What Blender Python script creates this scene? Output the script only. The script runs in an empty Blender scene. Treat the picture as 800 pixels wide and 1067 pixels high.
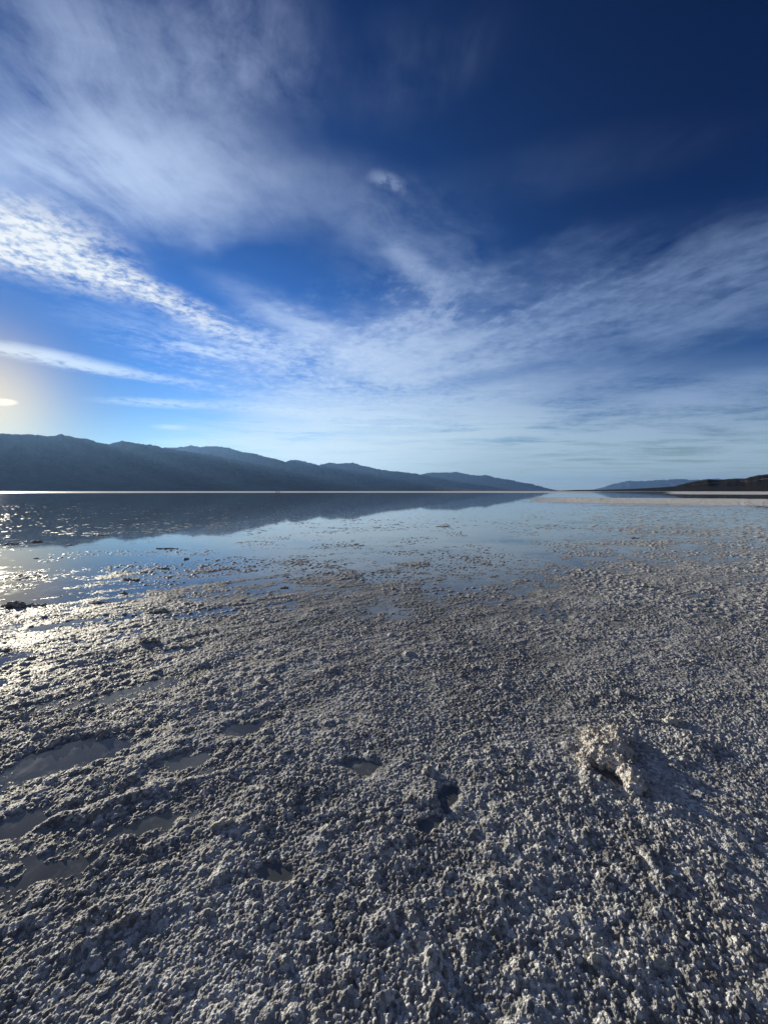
import bpy, bmesh, math, random
import numpy as np
from mathutils import Vector, Matrix

random.seed(7)
SC = bpy.context.scene
COL = SC.collection

# ------------------------------------------------------------------ camera model
F = 401.0                    # focal length in pixels of the 800 x 1067 photograph
H_CAM = 1.6
PITCH = math.atan(21.7 / F)  # looking slightly down

def ray(px, py):
    a, b = (px - 400.0) / F, (533.5 - py) / F
    c, s = math.cos(PITCH), math.sin(PITCH)
    return Vector((a, c + b * s, b * c - s)).normalized()

def ground(px, py):
    d = ray(px, py); t = -H_CAM / d.z
    return d.x * t, d.y * t

def uv(px, py):              # direction as slopes about world +Y
    d = ray(px, py)
    return d.x / d.y, d.z / d.y

SUN_AZ, SUN_EL = math.radians(-46.5), math.radians(9.0)

# ------------------------------------------------------------------ helpers
def tag(o, label=None, cat=None, group=None, kind=None):
    if label: o['label'] = label
    if cat: o['category'] = cat
    if group: o['group'] = group
    if kind: o['kind'] = kind
    return o

def obj(name, me, mat=None, parent=None, loc=None):
    o = bpy.data.objects.new(name, me); COL.objects.link(o)
    if mat is not None and me is not None: me.materials.append(mat)
    if parent is not None: o.parent = parent
    if loc is not None: o.location = loc
    return o

def grid_mesh(name, P, wrap=False):
    """P: (rows, cols, 3) array -> smooth mesh"""
    R, C = P.shape[:2]
    i = np.arange(R * C, dtype=np.int32).reshape(R, C)
    if wrap: i = np.concatenate([i, i[:, :1]], 1)
    q = np.stack([i[:-1, :-1], i[:-1, 1:], i[1:, 1:], i[1:, :-1]], -1).reshape(-1, 4)
    me = bpy.data.meshes.new(name)
    n = len(q)
    me.vertices.add(R * C); me.vertices.foreach_set('co', P.astype(np.float32).ravel())
    me.loops.add(n * 4); me.loops.foreach_set('vertex_index', q.ravel().astype(np.int32))
    me.polygons.add(n); me.polygons.foreach_set('loop_start', np.arange(0, n * 4, 4, dtype=np.int32))
    me.update(calc_edges=True)
    me.shade_smooth()
    return me

# ------------------------------------------------------------------ numpy noise
def h01(ix, iy, seed):
    a = (ix.astype(np.int64) * 374761393 + iy.astype(np.int64) * 668265263 + seed * 1442695041) & 0xffffffff
    a = ((a ^ (a >> 13)) * 1274126177) & 0xffffffff
    a = ((a ^ (a >> 16)) * 2246822519) & 0xffffffff
    a = a ^ (a >> 15)
    return (a & 0xffffff).astype(np.float32) / 16777215.0

def vnoise(x, y, seed=0):
    xi, yi = np.floor(x), np.floor(y)
    fx, fy = (x - xi).astype(np.float32), (y - yi).astype(np.float32)
    fx = fx * fx * fx * (fx * (fx * 6 - 15) + 10); fy = fy * fy * fy * (fy * (fy * 6 - 15) + 10)
    a, b = h01(xi, yi, seed), h01(xi + 1, yi, seed)
    c, d = h01(xi, yi + 1, seed), h01(xi + 1, yi + 1, seed)
    return (a + (b - a) * fx) * (1 - fy) + (c + (d - c) * fx) * fy

def fbm(x, y, seed=0, o=4, g=0.5):
    s, a, t = 0, 1.0, 0
    for k in range(o):
        s = s + a * (vnoise(x * 2 ** k + 13.7 * k, y * 2 ** k - 7.1 * k, seed + k) * 2 - 1); t += a; a *= g
    return s / t

def domes(x, y, cell, seed, rmin=.4, rmax=.8, p=.7):
    x = x / cell; y = y / cell
    xi, yi = np.floor(x), np.floor(y)
    out = np.zeros(x.shape, np.float32)
    for dx in (-1, 0, 1):
        for dy in (-1, 0, 1):
            cx, cy = xi + dx, yi + dy
            jx, jy = h01(cx, cy, seed), h01(cx, cy, seed + 1)
            r = rmin + (rmax - rmin) * h01(cx, cy, seed + 2)
            hh = .35 + .65 * h01(cx, cy, seed + 3)
            d2 = ((cx + jx - x) ** 2 + (cy + jy - y) ** 2) / (r * r)
            out = np.maximum(out, hh * r * np.maximum(0, 1 - d2).astype(np.float32) ** p)
    return out

def sstep(a, b, x):
    t = np.clip((x - a) / (b - a), 0, 1); return t * t * (3 - 2 * t)

# ------------------------------------------------------------------ materials
def new_mat(name):
    m = bpy.data.materials.new(name); m.use_nodes = True
    nt = m.node_tree
    return m, nt, nt.nodes['Principled BSDF']

class NB:                    # tiny node builder
    def __init__(s, nt): s.nt = nt
    def n(s, t, **k):
        nd = s.nt.nodes.new(t)
        for a, b in k.items(): setattr(nd, a, b)
        return nd
    def put(s, sock, v):
        if isinstance(v, bpy.types.NodeSocket): s.nt.links.new(v, sock)
        elif v is not None: sock.default_value = v
    def m(s, op, a, b=None, c=None, clamp=False):
        nd = s.n('ShaderNodeMath', operation=op, use_clamp=clamp)
        for k, v in enumerate((a, b, c)):
            if v is not None: s.put(nd.inputs[k], v)
        return nd.outputs[0]
    def add(s, a, b): return s.m('ADD', a, b)
    def sub(s, a, b): return s.m('SUBTRACT', a, b)
    def mul(s, a, b): return s.m('MULTIPLY', a, b)
    def step(s, a, b, x, lo=0.0, hi=1.0):
        nd = s.n('ShaderNodeMapRange', interpolation_type='SMOOTHSTEP')
        for k, v in zip(('Value', 'From Min', 'From Max', 'To Min', 'To Max'), (x, a, b, lo, hi)): s.put(nd.inputs[k], v)
        return nd.outputs[0]
    def lin(s, a, b, x, lo=0.0, hi=1.0):
        nd = s.n('ShaderNodeMapRange')
        for k, v in zip(('Value', 'From Min', 'From Max', 'To Min', 'To Max'), (x, a, b, lo, hi)): s.put(nd.inputs[k], v)
        return nd.outputs[0]
    def xyz(s, x, y, z):
        nd = s.n('ShaderNodeCombineXYZ')
        for k, v in enumerate((x, y, z)): s.put(nd.inputs[k], v)
        return nd.outputs[0]
    def mix(s, f, a, b):
        nd = s.n('ShaderNodeMix', data_type='RGBA')
        s.put(nd.inputs[0], f)
        for k, v in ((6, a), (7, b)):
            if isinstance(v, tuple) and len(v) == 3: v = v + (1,)
            s.put(nd.inputs[k], v)
        return nd.outputs[2]
    def noise(s, vec, scale, detail=4, rough=.5, dist=0.0, lac=2.0):
        nd = s.n('ShaderNodeTexNoise')
        s.put(nd.inputs['Vector'], vec); s.put(nd.inputs['Scale'], scale); s.put(nd.inputs['Detail'], detail)
        s.put(nd.inputs['Roughness'], rough); s.put(nd.inputs['Distortion'], dist); s.put(nd.inputs['Lacunarity'], lac)
        return nd.outputs['Fac']

def salt_material(name, dry, dirty, wetdark=True, tint=(0.46, 0.40, 0.28)):
    m, nt, b = new_mat(name); B = NB(nt)
    geo = B.n('ShaderNodeNewGeometry')
    pos = geo.outputs['Position']
    n1 = B.noise(pos, 2.3, 4, .6); n2 = B.noise(pos, 38, 4, .65); n3 = B.noise(pos, 9, 4, .6)
    c = B.mix(B.step(.38, .66, B.add(B.mul(n1, .5), B.mul(n2, .5))), dirty, dry)
    c = B.mix(B.mul(B.step(.55, .75, n3), .35), c, tint)
    c = B.mix(B.mul(B.step(.60, .75, n2), .5), c, (.72, .70, .66))
    rough = B.lin(.3, .7, n2, .40, .66)
    vc = B.n('ShaderNodeTexVoronoi', feature='F1'); B.put(vc.inputs['Vector'], pos); vc.inputs['Scale'].default_value = 62
    vs = B.n('ShaderNodeSeparateColor'); B.put(vs.inputs[0], vc.outputs['Color'])
    c = B.mix(B.mul(B.step(.45, .85, vs.outputs[0]), .75), c, (.80, .79, .76))
    c = B.mix(B.mul(B.step(.40, .0, vs.outputs[1]), .5), c, (.10, .094, .085))
    if wetdark:
        at = B.n('ShaderNodeAttribute', attribute_name='dry')
        c = B.mix(B.mul(at.outputs['Fac'], .92), c, (.86, .83, .76))
        sep = B.n('ShaderNodeSeparateXYZ'); B.put(sep.inputs[0], pos)
        wet = B.step(.001, .011, B.add(sep.outputs[2], B.lin(.3, .7, n2, -.002, .002)), 1, 0)
        c = B.mix(B.mul(wet, .55), c, (.13, .125, .115))
        rough = B.m('MULTIPLY_ADD', wet, -.06, rough)
    B.put(b.inputs['Base Color'], c); B.put(b.inputs['Roughness'], rough)
    b.inputs['Specular IOR Level'].default_value = .16; b.inputs['IOR'].default_value = 1.33
    bp = B.n('ShaderNodeBump'); bp.inputs['Strength'].default_value = 1.0; bp.inputs['Distance'].default_value = .007
    vor = B.n('ShaderNodeTexVoronoi', feature='F1'); B.put(vor.inputs['Vector'], pos); vor.inputs['Scale'].default_value = 150
    hgt = B.add(B.mul(vor.outputs['Distance'], -.6), B.noise(pos, 130, 3, .6))
    B.put(bp.inputs['Height'], hgt); B.put(b.inputs['Normal'], bp.outputs[0])
    if wetdark:
        b2 = B.n('ShaderNodeBump'); b2.inputs['Strength'].default_value = 1.0
        B.put(b2.inputs['Distance'], B.mul(B.step(.86, 1.0, at.outputs['Fac']), .6)); B.put(b2.inputs['Height'], B.noise(pos, 1.7, 4, .6))
        B.put(bp.inputs['Normal'], b2.outputs[0])
    return m

M_SALT = salt_material('salt_crust_material', (.56, .55, .54), (.20, .194, .188))
M_CLUMP = salt_material('salt_clump_material', (.86, .80, .73), (.58, .52, .45), False, (.72, .61, .49))
M_CHUNK = salt_material('salt_chunk_material', (.42, .39, .34), (.19, .17, .14), False, (.30, .25, .18))
M_PALE = salt_material('pale_salt_material', (.72, .69, .56), (.50, .46, .36), False, (.56, .52, .36))

def water_material():
    m, nt, b = new_mat('brine_material'); B = NB(nt)
    pos = B.n('ShaderNodeNewGeometry').outputs['Position']
    n1 = B.noise(pos, 1.6, 5, .6, .6); n2 = B.noise(pos, 14, 4, .6)
    c = B.mix(B.step(.45, .72, n1), (.085, .088, .093), (.17, .171, .172))
    c = B.mix(B.mul(B.step(.55, .75, n2), .35), c, (.30, .295, .28))
    # thin skins of floating salt dull the surface here and there
    skin_ = B.mul(B.step(.50, .64, B.add(B.mul(B.noise(pos, 3.1, 6, .66, .8), .7), B.mul(n2, .3))), .85)
    c = B.mix(B.mul(skin_, .6), c, (.32, .315, .30))
    B.put(b.inputs['Base Color'], c)
    B.put(b.inputs['Roughness'], B.lin(0, 1, skin_, .025, .11))
    b.inputs['IOR'].default_value = 1.36
    bp = B.n('ShaderNodeBump'); bp.inputs['Strength'].default_value = .06; bp.inputs['Distance'].default_value = .004
    B.put(bp.inputs['Height'], B.noise(pos, 5.5, 3, .55)); B.put(b.inputs['Normal'], bp.outputs[0])
    return m
M_WATER = water_material()

def rock_material(name, a, bcol, pale=None, scale=.0011):
    m, nt, b = new_mat(name); B = NB(nt)
    g = B.n('ShaderNodeNewGeometry'); pos = g.outputs['Position']
    n1 = B.noise(pos, scale, 8, .62, .4); n2 = B.noise(pos, scale * 9, 6, .6)
    c = B.mix(B.step(.35, .68, B.add(B.mul(n1, .6), B.mul(n2, .4))), a, bcol)
    if pale:
        sep = B.n('ShaderNodeSeparateXYZ'); B.put(sep.inputs[0], pos)
        v = B.xyz(sep.outputs[0], sep.outputs[1], B.mul(sep.outputs[2], 5.0))
        n3 = B.noise(v, .0065, 5, .6, .3)
        f = B.mul(B.step(.56, .66, n3), B.step(pale[0], pale[1], sep.outputs[2]))
        c = B.mix(B.mul(f, .8), c, pale[2])
    B.put(b.inputs['Base Color'], c); b.inputs['Roughness'].default_value = .95
    b.inputs['Specular IOR Level'].default_value = .1
    return m
M_RANGE = rock_material('desert_range_rock', (.030, .028, .028), (.075, .066, .06))
M_HILL = rock_material('dark_volcanic_rock', (.005, .004, .004), (.014, .010, .009), (45, 95, (.20, .18, .17)), .004)

def plain(name, c, r=.8):
    m, nt, b = new_mat(name); B = NB(nt)
    pos = B.n('ShaderNodeTexCoord').outputs['Object']
    B.put(b.inputs['Base Color'], B.mix(B.noise(pos, 18, 3), tuple(v * .75 for v in c), c))
    b.inputs['Roughness'].default_value = r
    return m

# ------------------------------------------------------------------ ground
def gp(px, py): return ground(px, py)
DIPS = []   # (x, y, rx, ry, angle, depth)
def dip(px, py, wx, wy, depth, ang=0.0):
    x, y = gp(px, py)
    sx = y / F
    y1 = gp(px, py - wy)[1]; y2 = gp(px, py + wy)[1]
    DIPS.append((x, y, wx * sx, (y1 - y2) / 2, ang, depth))
dip(80, 785, 46, 14, .020, -.25); dip(15, 862, 30, 16, .020); dip(190, 790, 30, 10, .012, -.2); dip(60, 905, 40, 7, .020, -.5)
dip(467, 832, 10, 15, .040, .2); dip(446, 862, 14, 6, .036, -.5); dip(290, 908, 22, 12, .014); dip(378, 800, 24, 8, .014)
dip(250, 760, 34, 9, .012, -.3); dip(150, 860, 30, 10, .016, -.5)
dip(637, 812, 7, 18, .075, -.7)        # the hole beside the clump
MOUNDS = []
def mound(px, py, wx, wy, hgt, ang=0.0):
    dip(px, py, wx, wy, -hgt, ang)
mound(617, 812, 8, 12, .022, -.5); mound(700, 845, 12, 10, .012)
mound(724, 778, 14, 12, .022, .7); mound(445, 835, 16, 8, .022, .5)
mound(80, 850, 60, 6, .020, -.5); mound(180, 820, 60, 5, .015, -.4); mound(120, 975, 60, 8, .014, -.5)

def height(x, y):
    """crust height over the brine level, metres (z = 0 is the brine)"""
    r = np.hypot(x, y)
    yy = np.maximum(y, .05); U = np.clip(x / yy, -4, 4)
    U = np.where(y > .3, U, np.sign(x) * 2.0)
    # world-space warp so that nothing lines up on the grid
    wx = x + .06 * fbm(x / .5, y / .5, 50, 2); wy = y + .06 * fbm(x / .5, y / .5, 60, 2)
    ca, sa = .81, .59
    a = wx * ca + wy * sa; c = -wx * sa + wy * ca
    left = sstep(.25, -.55, U)
    streak = fbm(a / 1.15, c / .26, 70, 4, .55)
    blot = fbm(wx / .7, wy / .7, 80, 4, .55)
    big = fbm(x / 6.0, y / 3.0, 90, 3)
    # mean level of the crust
    lvl_r = np.interp(r, [0, 4.5, 7, 11, 17, 30, 58, 72, 105, 125, 250, 330, 420, 700],
                      [.015, .014, .0085, .0030, .000, -.001, -.002, .012, .012, -.03, -.03, -.03, -.03, -.03])
    lvl_c = np.interp(r, [0, 3.5, 6, 8, 12, 18, 30, 60, 95, 120, 400, 420, 700],
                      [.013, .012, .0055, -.0010, -.005, -.008, -.011, -.0125, -.03, -.04, -.04, .02, .08])
    lvl_l = np.interp(r, [0, 2, 3.2, 5, 8, 12, 25, 35, 60, 90, 120, 400, 420, 700],
                      [.011, .0105, .0092, .0058, -.002, -.006, -.011, -.0105, -.0115, -.03, -.04, -.04, .02, .08])
    wr = sstep(.25, .75, U); wl = sstep(-.15, -.8, U)
    lvl = lvl_c * (1 - wr) * (1 - wl) + lvl_r * wr + lvl_l * wl
    # the bright bank to the right and the salt beyond it
    bank = sstep(.25, .5, U) * sstep(46, 66, r + 9 * big) * sstep(116, 104, r + 10 * big)
    lvl = np.maximum(lvl, -.03 + .045 * bank)
    far_r = sstep(.70, .80, U + .03 * big) * sstep(200, 330, r)
    lvl = np.where(far_r > 0, np.maximum(lvl, -.03 + .11 * far_r), lvl)
    farall = sstep(1500, 3500, r); lvl = np.maximum(lvl, -.04 + .3 * farall)
    calm = sstep(70, 110, r) * (1 - bank) * (1 - far_r)
    farq = 1 - .62 * sstep(5, 12, r)
    h = lvl + farq * (1 - .8 * calm) * (.0100 * streak * (.5 + .9 * left) + .0095 * blot + .003 * big) + (1 - calm) * .0045 * fbm(wx / .11, wy / .085, 85, 3, .6)
    # granular lumps
    g1 = domes(wx, wy, .050, 3); g2 = domes(wx + .013 * g1, wy, .022, 11); g3 = domes(x, y, .0115, 23, .45, .85, .6)
    clus = np.clip(.5 + 1.3 * fbm(wx / .16, wy / .16, 33, 4, .6), .05, 1.6)
    lump = .0105 * g1 * clus + .0105 * g2 * (.4 + .8 * clus) + .0105 * g3 + .0040 * fbm(x / .011, y / .011, 44, 2)
    lump = lump * np.clip(.92 + .75 * fbm(wx / .40, wy / .40, 39, 3, .6), .55, 1.35)
    # odd bigger nuggets and little pits
    pk = domes(wx, wy, .24, 91, .02, .20); pt = domes(wx, wy, .33, 95, .02, .20)
    lump = lump + np.maximum(0, pk - .07) * .30 * (1 - .8 * sstep(5, 10, r)) * (.6 + .4 * g2 / .6)
    mud = sstep(-.012, .002, h)                   # little crust grows in the low wet spots
    lump = lump * (.45 + .55 * mud)
    # loose crumbs standing out of the brine
    f1 = (.55 + .45 * sstep(5, 8, r)) * sstep(26, 16, r); f2 = sstep(12, 20, r) * sstep(105, 75, r)
    patch = sstep(-.25, .35, fbm(x / 1.3, y / 1.0, 35, 3))
    if (f1 > 0).any(): lump = lump + f1 * patch * np.maximum(0, domes(x, y, .075, 61, .18, .66) - .10) * .055
    if (f2 > 0).any(): lump = lump + f2 * (.60 + .40 * patch) * np.maximum(0, domes(x, y, .22, 71, .18, .66) - .10) * .072
    lump = lump + np.maximum(bank, farall) * .10 * np.abs(fbm(x / 1.1, y / 1.1, 37, 3)) + far_r * .04 * np.abs(fbm(x / 3, y / 3, 38, 3))
    qx, qy = x + .05 * fbm(x / .12, y / .12, 51, 3), y + .05 * fbm(x / .12, y / .12, 52, 3)
    amp = np.interp(r, [0, 10, 30, 100, 300], [1, .85, .7, .6, .4])
    for (dx, dy, rx, ry, an, dep) in DIPS:
        ux, uy = qx - dx, qy - dy
        k = ux * ux + uy * uy < (3 * max(rx, ry)) ** 2
        if not k.any(): continue
        c2, s2 = math.cos(an), math.sin(an)
        # angle is measured clockwise in the picture
        p = (ux[k] * c2 - uy[k] * s2) / rx; q = (ux[k] * s2 + uy[k] * c2) / ry
        w = np.exp(-(p * p + q * q) ** 1.5)
        h[k] -= dep * w
        if dep > 0: lump[k] *= (1 - .6 * w)
    h = h + amp * lump - .007
    dry = np.maximum(np.maximum(bank, far_r), np.maximum(sstep(390, 430, r), (.45 + .40 * sstep(.15, .5, U)) * sstep(3.5, 13, r)))
    return h, dry

def build_ground():
    th = []
    fine = math.radians(58)
    um = math.tan(fine)
    th = np.arctan(np.arange(-um, um, .0021)); fine = float(th[-1])
    rest = np.linspace(fine, 2 * math.pi + th[0], 260)[1:-1]
    th = np.concatenate([th, rest])
    rs = [.35]
    while rs[-1] < 76000:
        r = rs[-1]
        k = np.interp(math.log10(r), [-1, .05, .5, 1, 1.6, 2.2, 3, 5], [.0060, .0017, .0021, .0030, .0042, .008, .05, .1])
        if r < 1.0: k = .0035
        rs.append(r * (1 + k))
    rs = np.array(rs)
    P = np.zeros((len(rs), len(th), 3), np.float64); DRY = np.zeros((len(rs), len(th)), np.float32)
    for i0 in range(0, len(rs), 120):
        rr = rs[i0:i0 + 120][:, None]
        x = rr * np.sin(th)[None, :]; y = rr * np.cos(th)[None, :]
        P[i0:i0 + 120, :, 0] = x; P[i0:i0 + 120, :, 1] = y
        hh, dd = height(x.ravel(), y.ravel())
        P[i0:i0 + 120, :, 2] = hh.reshape(x.shape); DRY[i0:i0 + 120] = dd.reshape(x.shape)
    print('ground', P.shape)
    me = grid_mesh('ground', P, True)
    me.attributes.new('dry', 'FLOAT', 'POINT').data.foreach_set('value', DRY.ravel())
    return me

tag(obj('ground', build_ground(), M_SALT), kind='structure')

bm = bmesh.new()
ring0 = [bm.verts.new((0, 0, 0))]
prev = None
for R_ in (5, 40, 200, 900, 2500):
    cur = [bm.verts.new((R_ * math.sin(a * math.pi / 24), R_ * math.cos(a * math.pi / 24), 0)) for a in range(48)]
    for k in range(48):
        if prev is None: bm.faces.new((ring0[0], cur[(k + 1) % 48], cur[k]))
        else: bm.faces.new((prev[k], prev[(k + 1) % 48], cur[(k + 1) % 48], cur[k]))
    prev = cur
bmesh.ops.recalc_face_normals(bm, faces=bm.faces)
me = bpy.data.meshes.new('water'); bm.to_mesh(me); bm.free()
if me.polygons[0].normal.z < 0: me.flip_normals()
tag(obj('water', me, M_WATER), kind='structure')

# ------------------------------------------------------------------ mountains
HZ = 511.8
def mountain(name, pts, dist, mat, front=.62, back=1.35, rows=90, cols=700, rough=.5, seed=1, gul=1400., pw=1.35):
    """pts: crest as seen from the pan (bearing slope, height); a relief with its own distance and depth"""
    pxs = np.array([p[0] for p in pts], float); pys = np.array([p[1] for p in pts], float)
    az_p = np.arctan((pxs - 400) / F)
    ends = [-3.0 if False else az_p[0], az_p[-1]]
    az = np.linspace(ends[0], ends[1], cols)
    px = 400 + F * np.tan(az)
    tan = np.interp(az, az_p, (HZ - pys) * np.cos(az_p) / F)
    tan = tan + rough * .0040 * fbm(az * 160, az * 0 + seed, seed, 4, .6) * np.clip(tan * 60, 0, 1)
    D = np.interp(px, [d[0] for d in dist], [d[1] for d in dist])
    Hc = np.maximum(D * tan, 1)
    t = np.concatenate([np.linspace(0, 1, rows), np.linspace(1, 1.6, rows // 3)[1:]])
    T, A = np.meshgrid(t, az, indexing='ij')
    Dg = D[None, :] * np.where(T <= 1, front + (1 - front) * T, 1 + (back - 1) * (T - 1) / .6)
    X = Dg * np.sin(A); Y = Dg * np.cos(A)
    prof = np.where(T <= 1, .03 * np.clip(T * 8, 0, 1) + .97 * np.clip(T, 0, 1) ** pw, np.clip(1 - (T - 1) / .6, 0, 1) ** 1.2)
    W = fbm(X / (gul * 2.5), Y / (gul * 2.5), seed + 5, 3) * 1.2
    rid = 1 - np.abs(fbm(X / gul + W, Y / gul - W, seed + 9, 5, .55)) * 2.2
    rid = np.clip(rid, 0, 1)
    m = np.clip(T * (1 - T) * 4, 0, 1)
    Z = Hc[None, :] * prof * (1 - .42 * m * (1 - rid)) + Hc[None, :] * .05 * m * fbm(X / (gul * .3), Y / (gul * .3), seed + 20, 4)
    Z[0, :] = -5; Z[-1, :] = -5
    P = np.stack([X, Y, Z], -1)
    return tag(obj(name, grid_mesh(name, P), mat), kind='structure')

crestA = [(-3200, 470), (-1500, 440), (-900, 452), (-600, 440), (-400, 436), (-250, 447), (-120, 446), (-40, 450), (0, 452), (15, 453), (40, 453.2), (52, 454.6), (60, 455),
          (68, 453), (80, 456), (93, 457.5), (103, 461), (115, 463), (130, 460), (145, 462.5), (160, 464), (172, 467), (190, 470), (220, 474),
          (250, 480), (290, 487), (350, 496), (400, 502), (450, 506), (500, 509), (550, 511.2), (575, 511.8)]
mountain('mountain_range', crestA, [(-3200, 13000), (0, 14500), (200, 17000), (300, 19000), (575, 24000)], M_RANGE, cols=1500, seed=3)
crestB = [(60, 470), (110, 466), (150, 466), (185, 467), (192, 466), (200, 464.5), (210, 466.5), (220, 465), (240, 467), (255, 471.5), (265, 472.5), (275, 475.5),
          (290, 479), (298, 481.5), (305, 479.5), (312, 479.5), (320, 481.5), (333, 485), (343, 482.5), (355, 483), (368, 482.5), (380, 486),
          (390, 488), (400, 490), (410, 491), (422, 492), (438, 494.5), (450, 496.5), (470, 501), (490, 504), (510, 507), (530, 509), (550, 510.5), (580, 511.8)]
mountain('mountain_range', crestB, [(0, 24000), (300, 28000), (580, 33000)], M_RANGE, front=.8, back=1.2, seed=17, cols=700)
crestC = [(380, 500), (415, 498), (430, 495.5), (438, 495), (445, 493), (460, 492), (475, 492), (485, 494), (495, 495.5), (505, 495), (515, 497.5), (530, 500),
          (545, 503), (560, 506), (572, 509.5), (582, 511.3), (592, 511.8)]
mountain('mountain_range', crestC, [(380, 38000), (592, 42000)], M_RANGE, front=.85, back=1.15, seed=29, cols=500)
crestD = [(608, 511.5), (618, 510), (630, 507), (640, 503.7), (655, 501), (665, 501.5), (690, 500), (700, 499.5), (708, 499), (720, 500), (745, 499), (765, 500.5), (785, 499.5),
          (830, 501), (870, 497), (920, 500), (1000, 499), (1100, 506), (1200, 511)]
mountain('mountain_range', crestD, [(608, 70000), (1200, 70000)], M_RANGE, front=.92, back=1.05, seed=41, cols=500)
crestE = [(572, 511.6), (600, 510.4), (625, 510.2), (650, 509.5), (670, 508.6), (688, 507.6), (703, 506.4), (708, 504.5), (715, 503), (722, 501.4), (730, 500), (737, 499), (743, 499.6),
          (750, 500), (757, 498.8), (766, 498.4), (775, 498.5), (781, 496.5), (787, 495.0), (795, 494.3), (803, 494), (830, 490), (880, 491), (950, 482),
          (1100, 480), (1400, 470), (2000, 450), (3500, 420)]
mountain('hills', crestE, [(572, 6500), (700, 5200), (800, 4300), (3500, 3000)], M_HILL, front=.6, back=1.5, seed=53, cols=1100, gul=330., rough=.15, pw=1.0)

# ------------------------------------------------------------------ salt clumps and chunks
def lumpy(name, balls, voxel, amp, tsize, mat, loc, seed=0, label=None, group=None, cat='salt chunk'):
    """balls: (x, y, z, r, sx, sy, sz) fused into one skin and roughened"""
    bm = bmesh.new()
    for (x, y, z, r, sx, sy, sz) in balls:
        M = Matrix.Translation((x, y, z)) @ Matrix.Diagonal((sx, sy, sz, 1))
        bmesh.ops.create_icosphere(bm, subdivisions=2, radius=r, matrix=M)
    me = bpy.data.meshes.new(name); bm.to_mesh(me); bm.free()
    o = obj(name, me, mat, loc=loc)
    rm = o.modifiers.new('fuse', 'REMESH'); rm.mode = 'VOXEL'; rm.voxel_size = voxel; rm.use_smooth_shade = True
    for k, (ts, am) in enumerate(((tsize * 2.3, amp * (1.5 if name == 'salt_clump' else .25)), (tsize, amp), (tsize * .38, amp * .55))):
        tx = bpy.data.textures.new(name + '_tex', 'VORONOI'); tx.noise_scale = ts; tx.distance_metric = 'DISTANCE'
        dm = o.modifiers.new('rough', 'DISPLACE'); dm.texture = tx; dm.strength = -am * 2; dm.mid_level = .35; dm.texture_coords = 'GLOBAL'
    if label: tag(o, label, cat, group)
    return o

rnd = random.Random(4)
def nuggets(poly, n, r0, r1, h0, zs=0.0, flat=.8):
    """nuggets over an outline given as (x, y, radius, height) blobs"""
    out = []
    for _ in range(n):
        bx, by, br, bh = rnd.choice(poly)
        a = rnd.random() * 6.283; q = math.sqrt(rnd.random())
        x, y = bx + math.cos(a) * q * br, by + math.sin(a) * q * br
        z = bh * (1 - q * q * .75) * (.55 + .45 * rnd.random())
        r = rnd.uniform(r0, r1)
        out.append((x, y, max(z - r * .5, zs), r, rnd.uniform(.8, 1.2), rnd.uniform(.8, 1.2), rnd.uniform(.7, 1.0)))
    return out

cx, cy = gp(640, 790)
blobs = []
ridge = []
for (px, py, rp, hh) in ((618, 776, 13, .065), (632, 780, 15, .085), (646, 788, 12, .095), (629, 796, 11, .075), (617, 763, 8, .030), (640, 762, 8, .035), (655, 772, 6, .03),
                         (642, 800, 9, .080), (655, 812, 13, .082), (662, 822, 10, .060), (656, 831, 6, .03), (612, 806, 7, .045), (606, 793, 6, .04), (610, 822, 6, .025)):
    x, y = gp(px, py)
    blobs.append((x - cx, y - cy, rp * y / F, hh * 1.22))
balls = []
for (x, y, r, h) in blobs:
    balls.append((x, y, h * .15, r * 1.05, 1, 1, max(.3, .55 * h / r)))
for i_, j_ in ((0, 1), (1, 2), (1, 3), (8, 9), (0, 3), (0, 11), (11, 12), (4, 0), (5, 1), (5, 2), (9, 10)):
    a_, b_ = blobs[i_], blobs[j_]
    mx = [(p + q) / 2 for p, q in zip(a_, b_)]
    blobs.append((mx[0], mx[1], mx[2], mx[3])); balls.append((mx[0], mx[1], mx[3] * .15, mx[2] * 1.15, 1, 1, .55 * mx[3] / mx[2]))
balls += nuggets(blobs, 620, .006, .015, .06)
lumpy('salt_clump', balls, .0030, .0062, .016, M_CLUMP, (cx, cy, .008),
      label='large cream clump of broken salt crust beside a foot-sized hole in the grey ground', cat='salt clump')

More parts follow.
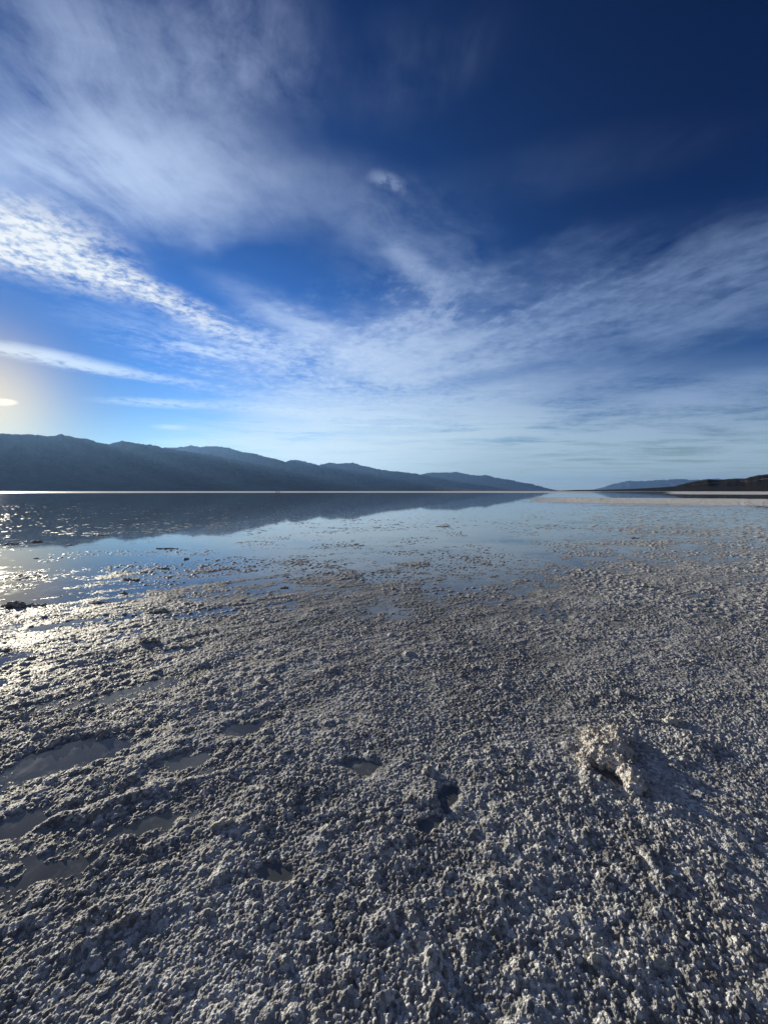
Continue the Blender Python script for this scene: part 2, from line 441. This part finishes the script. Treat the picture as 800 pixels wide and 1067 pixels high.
CH = [  # px, py(base), width px, depth px, height px, material, label
    (22, 632, 52, 5, 8, 'k', 'long dark salt slab lying in the brine at the left edge of the photo'),
    (101, 629, 28, 3, 4, 'k', 'low dark salt slab in the brine, right of the long slab at the left edge'),
    (127, 619, 8, 3, 6, 'k', 'small round dark salt lump above the low slab on the left'),
    (135, 605, 20, 2, 5, 'k', 'dark flat salt chunk in open blue brine, above the small round lump'),
    (138, 642, 7, 2, 3, 'k', 'tiny salt lump just left of the twin-humped chunk'),
    (166, 638, 24, 4, 7, 'k', 'twin-humped dark salt chunk above the larger brown one at left'),
    (154, 671, 28, 6, 8, 'k', 'brown salt chunk with shaded side, below the twin-humped chunk'),
    (190, 675, 22, 4, 6, 'p', 'pale greenish salt chunk beside the brown chunk at left'),
    (233, 862, 22, 5, 12, 'p', 'pale yellowish salt nodule standing alone in grey crust, lower left'),
    (296, 613, 9, 2, 4, 'k', 'small dark salt lump at the crust edge, left of the photo centre'),
    (410, 615, 5, 2, 5, 'k', 'single dark upright salt lump in the brine near the photo centre'),
    (12, 567, 12, 1.2, 3, 'k', 'dark salt fragment at the far left edge along the mountain reflection'),
    (37, 565, 14, 1.2, 3, 'k', 'dark salt fragment on the mountain reflection, second from the left edge'),
    (104, 558, 22, 1.0, 2.2, 'k', 'thin dark salt strip sitting within the mountain reflection'),
    (72, 568, 7, .8, 2, 'k', 'short dark salt crumb at the ragged edge of the mountain reflection'),
    (172, 572, 26, 1.2, 3, 'k', 'ragged brown salt strip floating in the reflected sky at left'),
    (194, 583, 4, 1.2, 4, 'k', 'tiny black salt lump standing in the reflected sky, right of the ragged strip'),
    (38, 582, 9, .8, 2, 'k', 'small salt flake in the pale reflected sky at left'),
    (169, 593, 16, 1.2, 3, 'k', 'thin dark salt flake below the ragged brown strip'),
    (673, 612, 24, 2, 5, 'p', 'whitish salt chunk at the upper edge of the right-hand crust'),
    (719, 692, 24, 4, 8, 'k', 'dark crusted salt bump in the middle of the right-hand crust'),
    (704, 757, 20, 6, 12, 'p', 'cream salt lump up and to the right of the large clump'),
    (627, 520.4, 4, .5, 1.6, 'k', 'distant dark speck of salt before the white bank'),
    (462, 549, 16, .8, 1.8, 'k', 'thin dark salt flake on open brine right of centre'),
    (661, 561, 8, .8, 2.0, 'k', 'small dark flake on the grey-blue flat at right'),
    (688, 1008, 14, 8, 16, 'p', 'pale salt nugget poking up at the lower right of the foreground'),
    (620, 1006, 12, 7, 13, 'p', 'pale salt nugget left of its larger neighbour in the foreground crust'),
]
for (px, py, w, dp, hp, mk, lab) in CH:
    x, y = gp(px, py); s = y / F
    y2 = gp(px, py - dp)[1]
    W = w * s / 2; Dp = max((y2 - y) / 2, .03); Hh = hp * s * .85
    Dp = min(Dp, W * 1.0) if w > 6 else min(Dp, W * 1.5)
    n = max(3, min(16, int(W / max(Hh * .7, .01)) + 2))
    bl = []
    for k in range(n):
        u = (k + .5) / n * 2 - 1
        bh = Hh * (1 - .55 * u * u) * rnd.uniform(.45, 1.0)
        bl.append((u * W * .9, rnd.uniform(-.6, .6) * Dp, max(Dp * .5, W / n * 1.2), bh))
    balls = [(bx, by, bh * .1, br, 1, 1, max(.2, bh * .8 / br)) for (bx, by, br, bh) in bl]
    rr = max(.006, min(.02 if y < 9 else .035, Hh * .35))
    balls += nuggets(bl, 40 if y < 9 else 22, rr * .5, rr, Hh)
    vx = max(.005, y * .0011)
    zb = float(height(np.array([x]), np.array([y]))[0][0]) if y < 4.5 else .0
    lumpy('salt_chunk', balls, vx, rr * .35, rr * 1.4, M_CHUNK if mk == 'k' else M_PALE, (x, y + Dp * .5, max(zb - .006, -.004)),
          label=lab, group='salt chunks scattered over the wet flat')

# ------------------------------------------------------------------ two walkers far out on the flat
def skin(name, verts, edges, radii, mat, parent, root=0, sub=1):
    me = bpy.data.meshes.new(name); me.from_pydata(verts, edges, [])
    o = obj(name, me, mat, parent)
    sk = o.modifiers.new('skin', 'SKIN'); sk.use_smooth_shade = True
    sv = me.skin_vertices[0].data
    for i, r in enumerate(radii):
        sv[i].radius = (r, r) if not isinstance(r, tuple) else r
        sv[i].use_root = (i == root)
    s = o.modifiers.new('sub', 'SUBSURF'); s.levels = sub; s.render_levels = sub
    return o

M_SKIN = plain('skin', (.42, .27, .19), .6)
def person(x, y, z, rot, height_m, label, top, legs, hair, stride=.1):
    e = bpy.data.objects.new('person', None); COL.objects.link(e)
    e.location = (x, y, z); e.rotation_euler = (0, 0, rot)
    k = height_m / 1.75; e.scale = (k, k, k)
    tag(e, label, 'person', 'two people walking far out on the flat')
    V, E, R = [], [], []
    def add(p, r, par=None):
        V.append(p); R.append(r)
        if par is not None: E.append((par, len(V) - 1))
        return len(V) - 1
    pel = add((0, 0, .95), (.15, .11)); wst = add((0, 0, 1.12), (.13, .095), pel); ch = add((0, .01, 1.32), (.16, .11), wst)
    nk = add((0, 0, 1.49), .055, ch); hd = add((0, -.01, 1.58), .075, nk); ht = add((0, -.01, 1.69), .072, hd)
    hands = []
    for s in (-1, 1):
        sh = add((s * .18, 0, 1.42), .058, ch); el = add((s * .25, .02 * s * 1, 1.14), .042, sh)
        wr = add((s * .27, -.06 * s, .90), .028, el); hn = add((s * .27, -.07 * s, .83), (.034, .02), wr)
        for f, (fx, ln) in enumerate(((-.028, .075), (-.010, .085), (.009, .08), (.027, .065))):
            a_ = add((s * .27 + fx * .3, -.07 * s + fx, .79), .0095, hn)
            b_ = add((s * .265 + fx * .3, -.07 * s + fx - .01, .79 - ln * .55), .008, a_)
            add((s * .258 + fx * .3, -.07 * s + fx - .022, .79 - ln), .007, b_)
        t_ = add((s * .26, -.07 * s - .035, .82), .011, hn); add((s * .255, -.07 * s - .06, .785), .009, t_)
        hip = add((s * .09, 0, .88), .088, pel); kn = add((s * .10, -s * stride * .6, .50), .058, hip)
        an = add((s * .10, -s * stride, .09), .038, kn); add((s * .11, -s * stride - .13, .035), (.042, .03), an)
    skin('body', V, E, R, M_SKIN, e)
    # clothing as children
    jv = [(0, 0, .93), (0, 0, 1.12), (0, .01, 1.33), (0, 0, 1.46)]; je = [(0, 1), (1, 2), (2, 3)]; jr = [(.18, .135), (.16, .12), (.19, .135), .085]
    for s in (-1, 1):
        b0 = len(jv); jv += [(s * .185, 0, 1.42), (s * .25, .02 * s, 1.14), (s * .27, -.055 * s, .93)]; je += [(2, b0), (b0, b0 + 1), (b0 + 1, b0 + 2)]; jr += [.075, .06, .045]
    skin('jacket', jv, je, jr, top, e)
    tv = [(0, 0, .96)]; te = []; tr = [(.165, .125)]
    for s in (-1, 1):
        b0 = len(tv); tv += [(s * .09, 0, .87), (s * .10, -s * stride * .6, .50), (s * .10, -s * stride, .12)]; te += [(0, b0), (b0, b0 + 1), (b0 + 1, b0 + 2)]; tr += [.105, .075, .06]
    skin('trousers', tv, te, tr, legs, e)
    bm = bmesh.new(); bmesh.ops.create_icosphere(bm, subdivisions=3, radius=1, matrix=Matrix.Translation((0, .012, 1.675)) @ Matrix.Diagonal((.088, .10, .098, 1)))
    bmesh.ops.delete(bm, geom=[v for v in bm.verts if v.co.y < -.045 and v.co.z < 1.70 or v.co.z < 1.60], context='VERTS')
    me = bpy.data.meshes.new('hair'); bm.to_mesh(me); bm.free(); me.shade_smooth(); obj('hair', me, hair, e)
    # face
    def bit(name, mat, M, kind='ico'):
        bm = bmesh.new()
        if kind == 'ico': bmesh.ops.create_icosphere(bm, subdivisions=2, radius=1, matrix=M)
        else: bmesh.ops.create_cone(bm, segments=10, radius1=.014, radius2=.004, depth=.04, matrix=M)
        me = bpy.data.meshes.new(name); bm.to_mesh(me); bm.free(); obj(name, me, mat, e)
    for s in (-1, 1):
        bit('eye', hair, Matrix.Translation((s * .03, -.083, 1.645)) @ Matrix.Scale(.011, 4))
        bit('ear', M_SKIN, Matrix.Translation((s * .082, 0, 1.63)) @ Matrix.Diagonal((.008, .016, .028, 1)))
    bit('nose', M_SKIN, Matrix.Translation((0, -.09, 1.62)), 'cone')

M_DARK = plain('dark_cloth', (.012, .014, .022)); M_TAN = plain('tan_cloth', (.30, .20, .14)); M_BLUE = plain('denim', (.03, .045, .09)); M_HAIR = plain('dark_hair', (.02, .014, .01))
x, y = gp(288.2, 515.35); person(x, y, -.03, 2.4, 1.80, 'person in dark jacket and dark trousers, the left one of the two walkers', M_DARK, M_DARK, M_HAIR)
x, y = gp(291.0, 515.25); person(x, y, -.03, .8, 1.70, 'person in tan top and blue trousers, the right one of the two walkers', M_TAN, M_BLUE, M_HAIR)

# ------------------------------------------------------------------ air
bm = bmesh.new(); bmesh.ops.create_cube(bm, size=1)
me = bpy.data.meshes.new('haze'); bm.to_mesh(me); bm.free()
hz = obj('haze', me, None, loc=(0, 0, 1298.0)); hz.scale = (160000, 160000, 2602.0)
m = bpy.data.materials.new('air'); m.use_nodes = True; nt = m.node_tree
for n in list(nt.nodes):
    if n.type == 'BSDF_PRINCIPLED': nt.nodes.remove(n)
v = nt.nodes.new('ShaderNodeVolumePrincipled')
v.inputs['Color'].default_value = (.27, .52, 1.0, 1); v.inputs['Density'].default_value = 1.05e-5; v.inputs['Anisotropy'].default_value = .42
nt.links.new(v.outputs[0], nt.nodes['Material Output'].inputs['Volume'])
me.materials.append(m); tag(hz, kind='stuff')

# ------------------------------------------------------------------ world
w = bpy.data.worlds.new('World'); SC.world = w; w.use_nodes = True
nt = w.node_tree; B = NB(nt)
bg = nt.nodes['Background']; STR = .10; bg.inputs['Strength'].default_value = .071
sky = B.n('ShaderNodeTexSky', sky_type='NISHITA', sun_disc=False)
sky.sun_elevation = SUN_EL; sky.sun_rotation = SUN_AZ; sky.altitude = 0; sky.air_density = 1.0; sky.dust_density = 0.0; sky.ozone_density = 2.0
tc = B.n('ShaderNodeTexCoord').outputs['Generated']
sp = B.n('ShaderNodeSeparateXYZ'); B.put(sp.inputs[0], tc); dx, dy, dz = sp.outputs
# clear-sky colour: deep and saturated overhead, paler towards the horizon
sunv = (math.sin(SUN_AZ) * math.cos(SUN_EL), math.cos(SUN_AZ) * math.cos(SUN_EL), math.sin(SUN_EL))
dot = B.n('ShaderNodeVectorMath', operation='DOT_PRODUCT'); B.put(dot.inputs[0], tc); dot.inputs[1].default_value = sunv
mu = dot.outputs['Value']
zc = B.m('MAXIMUM', dz, 0.0)
gain = B.mix(B.step(.0, .32, zc), (1.22, 1.36, 1.60), (.30, .80, 1.70))
gain = B.mix(B.step(.30, .85, zc), gain, (.055, .38, 1.15))
gain = B.mix(B.mul(B.step(.72, .05, mu), B.step(.05, .6, zc)), gain, (.004, .25, .92))
vm = B.n('ShaderNodeVectorMath', operation='MULTIPLY'); B.put(vm.inputs[0], sky.outputs[0]); B.put(vm.inputs[1], gain)
deep = B.mul(B.mul(B.step(.15, .80, zc, 1.0, .55), B.step(.05, .95, mu, .60, 1.0)), B.sub(1.05, B.mul(B.m('POWER', B.m('MAXIMUM', mu, 0.0), 40.0), .68)))
scl = B.n('ShaderNodeVectorMath', operation='SCALE'); B.put(scl.inputs[0], vm.outputs[0]); B.put(scl.inputs['Scale'], deep)
base = scl.outputs[0]

yc = B.m('MAXIMUM', dy, .08)
U = B.m('DIVIDE', dx, yc); V = B.m('DIVIDE', dz, yc)
zz = B.add(zc, .035)
PX = B.m('DIVIDE', dx, zz); PY = B.m('DIVIDE', dy, zz)
plane = B.xyz(PX, PY, 0.0)

def streaks(ang, along, across, scale, detail=6, rough=.55, warp=.35, off=0.0):
    """stretched noise on the cloud sheet; ang = bearing of the streaks (from +Y towards +X)"""
    c, s = math.cos(ang), math.sin(ang)
    a = B.add(B.mul(PX, s), B.mul(PY, c)); t = B.sub(B.mul(PX, c), B.mul(PY, s))
    wn = B.noise(B.xyz(B.mul(a, .9), B.mul(t, .9), 7.0 + off), scale * .8, 3, .5)
    t = B.add(t, B.mul(B.sub(wn, .5), warp * 2))
    return B.noise(B.xyz(B.mul(a, along), B.mul(t, across), off), scale, detail, rough)

wu = B.noise(plane, 1.1, 4, .6); wv = B.noise(B.xyz(PX, PY, 5.0), 1.1, 4, .6)
fu = B.noise(plane, 5.0, 4, .6); fv = B.noise(B.xyz(PX, PY, 3.0), 5.0, 4, .6)

def blob(px, py, rx, ry, deg, wob=.5, lo=1.0, hi=0.0, pw=1):
    """soft ellipse round a bearing in the sky; deg clockwise"""
    u0, v0 = uv(px, py); a = math.radians(deg); c, s = math.cos(a), math.sin(a)
    du = B.sub(U, u0); dv = B.sub(v0, V)              # dv grows downwards
    p = B.m('DIVIDE', B.add(B.mul(du, c), B.mul(dv, s)), rx / F)
    q = B.m('DIVIDE', B.sub(B.mul(dv, c), B.mul(du, s)), ry / F)
    p = B.add(p, B.mul(B.sub(wu, .5), wob * 1.5)); q = B.add(q, B.mul(B.sub(wv, .5), wob * 2.2))
    p = B.add(p, B.mul(B.sub(fu, .5), wob * .5)); q = B.add(q, B.mul(B.sub(fv, .5), wob * .8))
    d = B.m('SQRT', B.add(B.mul(p, p), B.mul(q, q)))
    return B.step(lo, hi, d)

def asum(l):
    r = l[0]
    for k in l[1:]: r = B.add(r, k)
    return r

front = B.step(.0, .12, dy)
def wsum(*p):
    r_ = None
    for f_, wt in p:
        q_ = B.mul(f_, wt); r_ = q_ if r_ is None else B.add(r_, q_)
    return r_
S0 = streaks(.02, .50, 2.0, 2.0, 9, .66, .30)              # overhead veil, combed away from us
S1 = streaks(.72, .36, 1.5, 2.4, 9, .66, .30, 2.0)         # left, running to the right with distance
S2 = streaks(-.66, .42, 1.3, 2.2, 9, .66, .25, 4.0)        # right-hand veil
S3 = B.noise(B.xyz(B.mul(PX, .35), B.mul(PY, .35), 9.0), 1.6, 7, .6, .4)   # sheets near the horizon
S4 = B.noise(B.xyz(B.mul(PX, .30), B.mul(PY, .60), 2.0), 2.6, 9, .66, .3)
MO = B.noise(plane, 13.0, 8, .64)                          # mottled
SM = B.noise(plane, 2.4, 9, .66, .15)
BG = B.noise(B.xyz(PX, PY, 11.0), 1.3, 5, .55)
C0 = wsum((S0, .34), (SM, .36), (MO, .10), (BG, .20)); C1 = wsum((S1, .45), (SM, .25), (MO, .15), (BG, .15))
C2 = wsum((S2, .34), (SM, .30), (MO, .14), (BG, .22)); C3 = wsum((S3, .45), (S4, .40), (MO, .15)); CT = wsum((S1, .45), (MO, .55))
def tx(t, a, b): return B.step(a, b, t)
L = []
def feat(mask, tex, wgt): L.append(B.mul(B.mul(mask, tex), wgt))
# overhead veil, upper left
feat(blob(115, 70, 225, 200, 10, .45), tx(C0, .36, .62), .85)
feat(blob(150, 180, 280, 72, 5, .45), tx(C0, .30, .58), .75)
feat(blob(262, 50, 105, 120, 0, .5), tx(C0, .36, .62), .45)
feat(blob(30, 190, 160, 70, 10, .4), tx(C0, .32, .58), .40)
feat(blob(430, 70, 150, 70, -25, .6), tx(C0, .40, .66), .15)
feat(blob(600, 170, 260, 40, -12, .6), tx(C2, .42, .68), .07)
feat(blob(425, 250, 150, 80, 20, .6), tx(C1, .38, .64), .30)
# thin streaks, left
feat(blob(60, 374, 130, 11, 11, .30, 1.0, .0), tx(CT, .36, .56), 1.0)
feat(blob(140, 390, 110, 7, 9, .30, 1.0, .0), tx(CT, .40, .58), .6)
feat(blob(215, 365, 60, 8, 10, .30, 1.0, .0), tx(CT, .38, .58), .75)
feat(blob(235, 345, 100, 12, 20, .35, 1.0, .0), tx(CT, .38, .60), .55)
feat(blob(170, 420, 95, 7, 3, .25, 1.0, .0), tx(CT, .37, .57), .75)
feat(blob(300, 428, 110, 10, 5, .30, 1.0, .0), tx(CT, .37, .58), .75)
feat(blob(178, 445, 26, 4, 2, .2, 1.0, .0), tx(CT, .36, .54), .7)
feat(blob(330, 345, 150, 28, 26, .45), tx(C1, .36, .58), .70)
feat(blob(120, 330, 200, 40, 22, .5), tx(C1, .40, .64), .25)
# wisps near the centre
feat(blob(437, 283, 58, 20, 36, .45, 1.0, .0), tx(C1, .34, .58), .60)
feat(blob(405, 190, 30, 12, 20, .5, 1.0, .0), tx(MO, .40, .62), .40)
# right-hand veil
feat(blob(620, 315, 340, 88, -13, .5, 1.0, .1), tx(C2, .34, .66), .95)
feat(blob(420, 375, 260, 72, 2, .5, 1.0, .1), tx(C2, .32, .66), .85)
feat(blob(780, 285, 150, 55, -24, .4), tx(C2, .34, .60), .50)
feat(blob(540, 345, 160, 36, -14, .4), tx(SM, .38, .66), .40)
feat(blob(735, 418, 140, 30, -10, .35, 1.0, .3), tx(C3, .30, .52), .80)
feat(blob(480, 330, 330, 60, -6, .55, 1.0, .1), tx(wsum((S2, .6), (MO, .4)), .46, .60), .45)
feat(blob(300, 385, 230, 50, 10, .55, 1.0, .1), tx(wsum((S1, .6), (MO, .4)), .45, .60), .45)
# low sheets
low = B.mul(B.step(.40, .12, V), B.step(-.60, .0, U))
feat(low, tx(C3, .37, .56), 1.15)
feat(B.mul(B.step(.26, .10, V), B.step(-.65, -.1, U)), tx(S4, .44, .58), .95)
feat(B.mul(B.step(.17, .01, V), B.step(-.5, .3, U)), 1.0, .30)
feat(blob(320, 466, 95, 13, 0, .30, 1.0, .1), tx(wsum((S4, .5), (MO, .5)), .38, .55), .85)
feat(blob(225, 460, 90, 8, -2, .30, 1.0, .1), tx(CT, .38, .58), .7)
feat(blob(420, 478, 170, 16, 2, .30, 1.0, .1), tx(wsum((S4, .5), (MO, .5)), .38, .56), .7)
# bright mottled bank, left
L0 = L; L = []
BK = wsum((MO, .30), (B.noise(plane, 8.0, 5, .55), .25), (B.noise(plane, 3.6, 5, .55), .25), (S1, .20))
feat(blob(20, 248, 140, 44, 15, .40, 1.05, .1), tx(BK, .38, .55), 1.15)
feat(blob(70, 275, 130, 26, 22, .35, 1.0, .0), tx(BK, .36, .56), .9)
feat(blob(170, 310, 125, 20, 27, .35, 1.0, .0), tx(wsum((MO, .3), (S1, .7)), .36, .58), .95)
L2 = L; L = L0
Dn = B.mul(asum(L), front)
# clear channel inside the right-hand veil
gap = B.m('MAXIMUM', blob(520, 391, 160, 14, -11, .35), blob(285, 130, 60, 60, 20, .4))
Dn = B.mul(Dn, B.lin(0, 1, gap, 1.0, .50))
back = B.mul(B.step(.12, -.25, dy), tx(B.noise(tc, 3.0, 6, .6), .30, .55))  # unseen clouds behind the camera, added as neutral fill light for the ground
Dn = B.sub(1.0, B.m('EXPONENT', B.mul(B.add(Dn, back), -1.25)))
Dn = B.mul(Dn, B.step(-.01, .01, dz))
# cloud light: whiter towards the sun and low down, slate blue overhead and away
bright = B.step(.30, .97, mu)
k = 1.0 / STR
ccol = B.mix(bright, (.23 * k, .34 * k, .57 * k), (.64 * k, .79 * k, 1.04 * k))
ccol = B.mix(B.step(.50, .85, zc), ccol, (.31 * k, .39 * k, .64 * k))
ccol = B.mix(B.mul(B.step(.42, .08, zc), B.step(.0, .75, mu)), ccol, (.70 * k, .86 * k, .96 * k))
hor = B.mul(B.step(.24, .02, zc), B.step(.85, .4, mu))
ccol = B.mix(hor, ccol, (.42 * k, .57 * k, .66 * k))
ccol = B.mix(B.step(.12, -.25, dy), ccol, (.15 * k, .155 * k, .175 * k))  # near-neutral grey for the added fill clouds behind the camera
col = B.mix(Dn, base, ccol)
D2 = B.mul(B.m('MINIMUM', asum(L2), 1.0), front)
puff = B.noise(plane, 26.0, 6, .62)
col = B.mix(B.m('POWER', D2, .8), col, B.mix(B.step(.36, .58, B.add(B.mul(puff, .6), B.mul(MO, .4))), (.40 * k, .52 * k, .74 * k), (.86 * k, .90 * k, .93 * k)))
# glowing little cloud by the sun
g = B.mul(blob(2, 419, 20, 4.5, 2, .05, 1.0, .5), .9)
glow = B.m('POWER', B.m('MAXIMUM', mu, 0.0), 170.0)
av = B.n('ShaderNodeMix', data_type='RGBA', blend_type='ADD'); B.put(av.inputs[0], B.mul(glow, B.step(-.01, .01, dz))); B.put(av.inputs[6], col); av.inputs[7].default_value = (.78 * k, .54 * k, .12 * k, 1)
col = av.outputs[2]
col = B.mix(g, col, (1.3 * k, 1.1 * k, .8 * k))
B.put(bg.inputs['Color'], col)

sl = bpy.data.lights.new('sun', 'SUN'); sl.energy = 5.0; sl.angle = math.radians(.5); sl.color = (1, .915, .72)
so = bpy.data.objects.new('sun', sl); COL.objects.link(so)
so.rotation_euler = (-Vector(sunv)).to_track_quat('-Z', 'Y').to_euler()

# ------------------------------------------------------------------ camera
cd = bpy.data.cameras.new('camera'); cam = bpy.data.objects.new('camera', cd); COL.objects.link(cam)
cd.sensor_fit = 'VERTICAL'; cd.sensor_height = 34.6; cd.lens = 34.6 * F / 1067.0
cd.clip_start = .05; cd.clip_end = 300000
cam.location = (0, 0, H_CAM); cam.rotation_euler = (math.pi / 2 - PITCH, 0, 0)
SC.camera = cam
SC.view_settings.view_transform = 'Standard'; SC.view_settings.look = 'None'; SC.view_settings.exposure = .52; SC.view_settings.gamma = 1
SC.cycles.volume_bounces = 0
